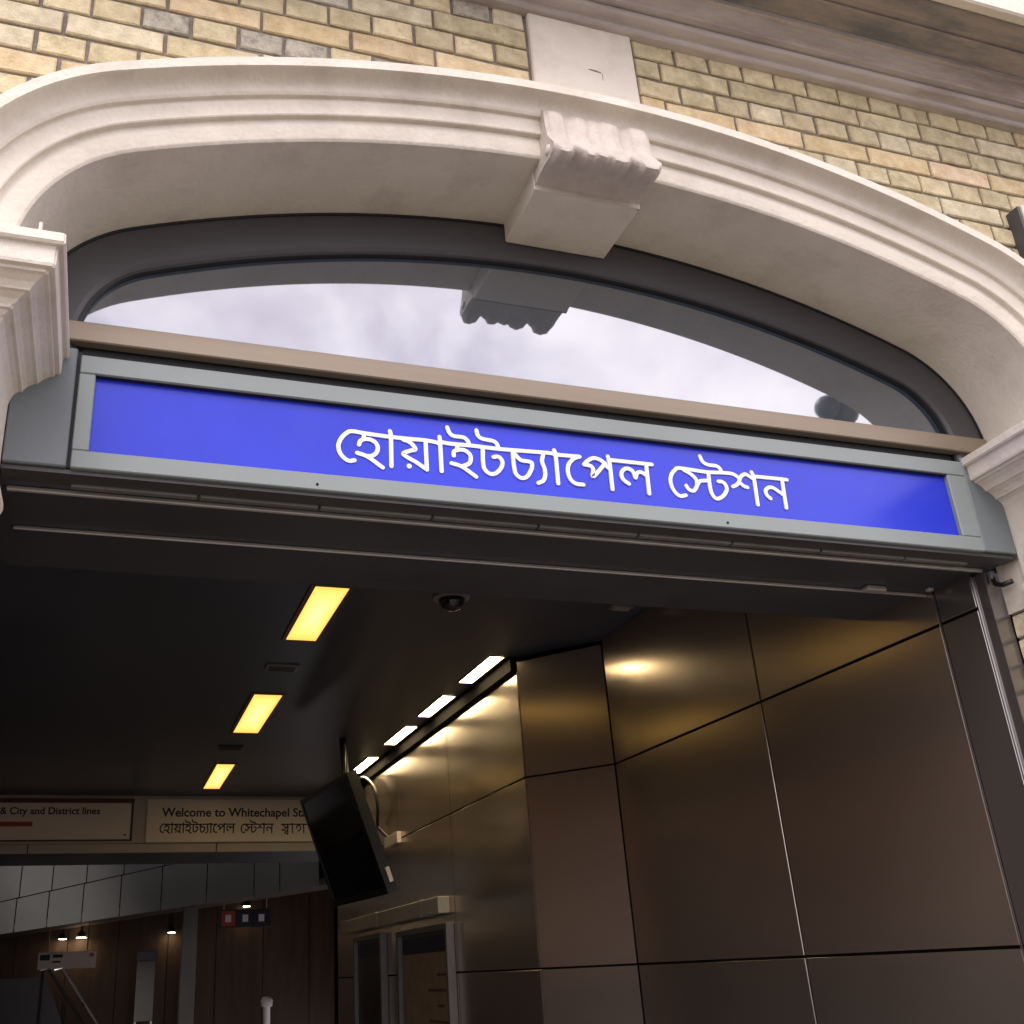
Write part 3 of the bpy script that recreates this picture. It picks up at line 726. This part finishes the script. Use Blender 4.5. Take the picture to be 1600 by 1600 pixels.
# ------------------------------------------------------------------ hanging monitor on the right wall
mn = thing('monitor', 'large switched off black monitor tilted down from the bronze wall', 'monitor', loc=(1.516, 4.798, 2.0))
yaw, tilt, cc, hh = -1.485, .341, Vector((1.511, 4.858, 2.414)), .762; ww = hh*1.6 - .12
nb = Vector((math.sin(yaw), -math.cos(yaw), 0)); rt = Vector((math.cos(yaw), math.sin(yaw), 0))
nv = nb*math.cos(tilt) + Vector((0, 0, -math.sin(tilt))); uv = Vector((0, 0, math.cos(tilt))) + nb*math.sin(tilt)
def mq(u0, u1, v0, v1, d0, d1):
    p = lambda u, v, d: cc + rt*u + uv*v + nv*d
    return MB().quad_prism([p(u0, v0, d0), p(u1, v0, d0), p(u1, v1, d0), p(u0, v1, d0)], nv*(d1 - d0))
mq(-ww/2, ww/2, -hh/2, hh/2, -.055, -.004).build('casing', 'black', mn)
for a in ((-ww/2, ww/2, hh/2 - .03, hh/2), (-ww/2, ww/2, -hh/2, -hh/2 + .04), (-ww/2, -ww/2 + .03, -hh/2 + .04, hh/2 - .03), (ww/2 - .03, ww/2, -hh/2 + .04, hh/2 - .03)):
    mq(*a, -.0035, .010).build('bezel', 'black', mn)
mq(-ww/2 + .03, ww/2 - .03, -hh/2 + .04, hh/2 - .03, -.0035, .004).build('screen', 'screen', mn)
back = cc - nv*.055
MB().tube([back + uv*.05, back + uv*.05 - nv*.08, back + Vector((.06, .30, .30)), Vector((back.x + .06, back.y + .42, 3.198))], .028, 10).build('drop_pole', 'black', mn)
mq(-.22, .22, -.16, .20, -.085, -.0555).build('mount_plate', 'black', mn)
cb = thing('cable_loop', 'black cable loop hanging on the bronze wall right of the monitor', 'cable', loc=(2.09, 6, 2.6))
lp = [Vector(q) for q in ((2.10, 6.75, 3.11), (2.07, 6.621, 3.155), (2.05, 6.311, 3.104), (2.05, 6.05, 2.976), (2.06, 6.005, 2.819), (2.08, 6.098, 2.695), (2.09, 6.0, 2.633), (2.10, 5.876, 2.575))]; sm = []
for i in range(len(lp)-1):
    for t in range(6):
        a, b, c_, d = lp[max(i-1, 0)], lp[i], lp[i+1], lp[min(i+2, len(lp)-1)]; t /= 6
        sm.append(.5*((2*b) + (c_-a)*t + (2*a-5*b+4*c_-d)*t*t + (3*b-a-3*c_+d)*t**3))
MB().tube(sm + [lp[-1]], .013, 8).build('cable', 'black', cb, True)
MB().box(2.085, 2.1195, 5.56, 5.93, 2.50, 2.58, .003).build('socket_box', 'sign_cream', cb)
mq(ww/2 - .002, ww/2 + .012, -hh/2 + .06, -hh/2 + .15, -.045, -.020).build('label_plate', 'sign_cream', mn)

# ------------------------------------------------------------------ poster cases on the wall below it
pc = thing('header_rail', 'pale metal header rail on the wall above the poster cases', 'rail', loc=(2.1, 5.9, 1.93))
for a, b in ((4.50, 4.86), (4.88, 6.05), (6.08, 7.30)): MB().box(2.04, 2.1195, a, b, 1.945, 2.045, .004).build('rail_section', 'beam', pc)
for a in (4.862, 6.052): MB().box(2.034, 2.1195, a, a + .022, 1.94, 2.05, .002).build('joint_cover', 'steel', pc)
def poster(label, y0, y1, z1, tan):
    t = thing('poster_case', label, 'poster case', 'poster cases on the wall', (2.1, (y0+y1)/2, .7)); z0 = .7; w_ = .035
    for a, b, c, d in ((y0, y0 + w_, z0, z1), (y1 - w_, y1, z0, z1), (y0 + w_, y1 - w_, z1 - w_, z1), (y0 + w_, y1 - w_, z0, z0 + w_)):
        MB().box(2.065, 2.1195, a + .0004, b - .0004, c, d, .003).build('frame_bar', 'trim_dull', t)
    MB().box(2.10, 2.1190, y0 + w_, y1 - w_, z0 + w_, z1 - w_).build('backing', 'black', t)
    MB().box(2.096, 2.0995, y0 + .06, y1 - .06, z0 + .06, z1 - .16).build('poster', tan, t)
    MB().box(2.096, 2.0995, y0 + .06, y1 - .06, z1 - .155, z1 - .06).build('poster_heading', 'poster_blue', t)
    for q in range(5): MB().box(2.0945, 2.0958, y0 + .12 + .03*(q % 3), y0 + .12 + .2*(1 + q % 2), z1 - .30 - q*.09, z1 - .285 - q*.09).build('print_line', 'maroon', t)
poster('nearer poster case with a tan poster on the bronze wall', 4.44, 5.60, 1.885, 'poster_tan')
poster('farther narrow dark poster case on the bronze wall', 6.05, 6.95, 1.90, 'black')

# ------------------------------------------------------------------ back of the hall
bk = thing('stair_bulkhead', 'sloping pale grey panelled bulkhead beyond the beam', 'bulkhead', loc=(.8, 11, 2.2))
bot = lambda x: 2.202 + (x + 1.0)*.1222
jnt = lambda x: 2.545 + (x + 1.035)*.2067
SX = [-1.49, -1.20, -.86, -.52, -.15, .26, .72, 1.24, 1.80, 2.11, 2.60]
for a, b in zip(SX[:-1], SX[1:]):
    a_, b_ = a + .006, b - .006
    MB().quad_prism([(a_, 11, bot(a)), (b_, 11, bot(b)), (b_, 11, jnt(b) - .008), (a_, 11, jnt(a) - .008)], (0, .02, 0)).build('panel', 'bulk', bk)
    MB().quad_prism([(a_ + .02, 11, jnt(a) + .008), (b_ + .02, 11, jnt(b) + .008), (b_ + .02, 11, 3.9), (a_ + .02, 11, 3.9)], (0, .02, 0)).build('panel', 'bulk', bk)
MB().quad_prism([(-1.49, 11.022, bot(-1.49) + .01), (2.6, 11.022, bot(2.6) + .01), (2.6, 11.022, 3.9), (-1.49, 11.022, 3.9)], (0, .1, 0)).build('backing', 'gap', bk)
so = MB().quad_prism([(-1.49, 11.02, bot(-1.49) + .012), (3.2, 11.02, bot(3.2) + .012), (3.2, 15, bot(3.2) + .012), (-1.49, 15, bot(-1.49) + .012)], (0, 0, .08)).build('lower_ceiling', 'plaster'); struct(so)
# roof over the stair hall, unseen opening added to let daylight onto bulkhead
rf = MB().box(-1.7, 3.3, 10.3, 15, 3.9, 4.0).box(-1.7, 3.3, 7.8, 9.1, 3.9, 4.0).box(-.3, 3.3, 9.1, 10.3, 3.9, 4.0).build('hall_roof', 'plaster'); struct(rf)
hw = thing('hall_end_wall', 'dark brown veneered wall at the far end of the hall', 'wall', loc=(.8, 12.2, 0))
for i in range(8):
    a = -1.5 + i*.6; MB().box(a + .004, a + .596, 12.18, 12.2, 0, 3.0, .002).build('panel', 'wood', hw)
MB().box(-1.7, 3.4, 12.202, 12.4, 0, 3.9).build('backing', 'gap', hw)
sw = thing('hall_flank_wall', 'dark veneered wall behind the monitor at the back of the hall', 'wall', loc=(3, 11, 0))
MB().box(3.2, 3.3, 8.0, 14, 0, 3.9).build('wall_face', 'wood', sw)
MB().box(2.14, 3.25, 8.0, 8.05, 0, 3.9).build('return_wall', 'plaster', sw)
cl = thing('hall_column', 'grey column below the sloping bulkhead', 'column', loc=(1.08, 11.3, 0))
MB().box(1.0, 1.17, 11.2, 11.37, 0, bot(1.0) + .0, .006).build('shaft', 'concrete', cl); MB().box(.985, 1.185, 11.185, 11.385, 0.004, .12, .004).build('base', 'steel', cl)
pnl = thing('notice_panel', 'tall pale grey notice panel left of the column', 'panel', loc=(.6, 11.5, 0))
MB().box(.515, .725, 11.50, 11.53, 1.23, 1.88, .004).build('board', 'concrete', pnl); MB().box(.50, .74, 11.495, 11.535, 1.885, 1.99, .004).build('heading', 'black', pnl)
for q in (.52, .70): MB().box(q, q + .02, 11.51, 11.53, 0.004, 1.23).build('leg', 'steel', pnl)
s1 = thing('platform_sign', 'small pale lit sign under the spot lamps at the far left', 'sign', loc=(-.28, 11.6, 1.85))
p1 = MB().box(-.60, .045, 11.58, 11.60, 1.83, 2.015, .003).build('sign_face', 'sign_cream', s1)
for a, b, c, d, m in ((-.58, -.47, 1.93, 1.99, 'ink'), (-.44, -.33, 1.955, 1.99, 'ink'), (-.44, -.35, 1.90, 1.92, 'ink'), (-.03, .02, 1.955, 1.995, 'red')): MB().box(a, b, 11.577, 11.5798, c, d).build('print_block', m, p1)
for q in (-.5, -.06): MB().tube([(q, 11.59, 2.015), (q, 11.59, bot(q) + .02)], .008, 8).build('hanger', 'steel', s1)
s2 = thing('roundel_sign', 'dark sign with red and blue squares below a spot lamp', 'sign', loc=(1.75, 11.6, 2.2))
MB().box(1.47, 2.10, 11.60, 11.62, 2.225, 2.44, .003).build('sign_face', 'black', s2)
for a, m in ((1.49, 'red'), (1.70, 'poster_blue'), (1.90, 'poster_blue')):
    q = MB().box(a, a + .17, 11.595, 11.5995, 2.245, 2.42).build('square', m, s2)
    MB().box(a + .05, a + .12, 11.592, 11.5945, 2.29, 2.375).build('symbol', 'sign_cream', q)
for q in (1.52, 2.05): MB().tube([(q, 11.61, 2.44), (q, 11.61, bot(q) + .02)], .008, 8).build('hanger', 'steel', s2)
gs = 'small spot lamps under the bulkhead'
for lab, x, y, z, flat in (('glowing spot lamp right above the small pale sign', -.36, 12.03, 2.175, 0), ('flat bright lamp right of the spot over the pale sign', -.145, 12.03, 2.186, 1),
                     ('spot lamp beside the grey column', .93, 12.03, 2.212, 0), ('spot lamp right above the red and blue sign', 1.855, 12.03, 2.50, 0)):
    t = thing('spot_lamp', lab, 'lamp', gs, (x, y, z))
    MB().lathe((x, y, z), [(.05, .0), (.055, .02), (.04, .06), (.012, .08), (.012, bot(x) - z + .02)], 16).build('housing', 'black', t)
    MB().lathe((x, y, z), [(.044 if not flat else .06, -.004), (.044 if not flat else .06, -.0005)], 16).build('lens', 'lamp_spot', t)
hr = thing('stair_balustrade', 'dark stair balustrade with sloping rails at the far left', 'balustrade', loc=(-.2, 10.6, 0))
for dx in (0, .14): MB().tube([(-.52 + dx, 10.7, 1.80), (-.44 + dx, 10.7, 1.82), (.25 + dx, 10.7, .86), (.45 + dx, 10.7, .60)], .018, 8).build('rail', 'steel' if dx else 'black', hr)
for q in range(4): MB().tube([(-.50 + q*.26, 10.72, 0.004), (-.50 + q*.26, 10.72, 1.80 - q*.33)], .014, 8).build('post', 'black', hr)
MB().quad_prism([(-1.45, 10.75, 0), (-.5, 10.75, 0), (.3, 10.75, 0.0), (-.46, 10.75, 1.74), (-1.45, 10.75, 1.74)], (0, .04, 0)).build('infill', 'black', hr)
wn = thing('waste_bin', 'small pale post standing in front of the brown wall at the back', 'post', loc=(2.1, 12, 0)); wn.name = 'queue_post'
MB().lathe((2.10, 11.8, 0.004), [(.16, 0), (.16, .02), (.05, .04), (.045, 1.30), (.07, 1.31), (.075, 1.38), (.05, 1.42)], 18).build('post', 'white_plastic', wn, True)

# ------------------------------------------------------------------ small fittings on the front
st = thing('conduit_stub', 'thin pale conduit stub standing on the near impost', 'conduit', loc=(-.205, -.16, 2.955))
MB().tube([(-.207, -.155, 2.956), (-.207, -.155, 3.006)], .004, 8).build('tube', 'paint', st); MB().lathe((-.207, -.155, 2.956), [(.009, 0), (.009, .004)], 10).build('flange', 'paint', st)
hk = thing('cable_clip', 'small black hook clipped beside the shutter trim on the right jamb', 'hook', loc=(2.47, .29, 2.56))
MB().tube([(2.472, .295, 2.61), (2.466, .285, 2.588), (2.470, .265, 2.578), (2.474, .235, 2.579)], .008, 8).build('hook', 'black', hk, True)
MB().box(2.463, 2.480, .288, .302, 2.600, 2.632, .002).build('plate', 'trim_dull', hk)
wl = thing('mirrored_shape', 'dark twin globe shape added out of view to be mirrored in the fanlight glass', 'lamp', loc=(2.66, 0, 3.58))  # made-up shape, placed only for its reflection in the fanlight
MB().tube([(2.72, -.02, 3.72), (2.72, -.25, 3.76), (2.70, -.45, 3.72), (2.69, -.50, 3.64)], .03, 10).build('arm', 'black', wl, True)
MB().lathe((2.72, -.062, 3.72), [(.07, .0), (.07, .06)], 18, 'Y').build('wall_plate', 'black', wl)
for c, r in (((2.625, -.5, 3.60), .05), ((2.70, -.5, 3.585), .055)):
    MB().lathe(c, [(r*math.sin(math.pi*i/10) + .001, -r*math.cos(math.pi*i/10)) for i in range(11)], 16).build('globe', 'globe', wl, True)
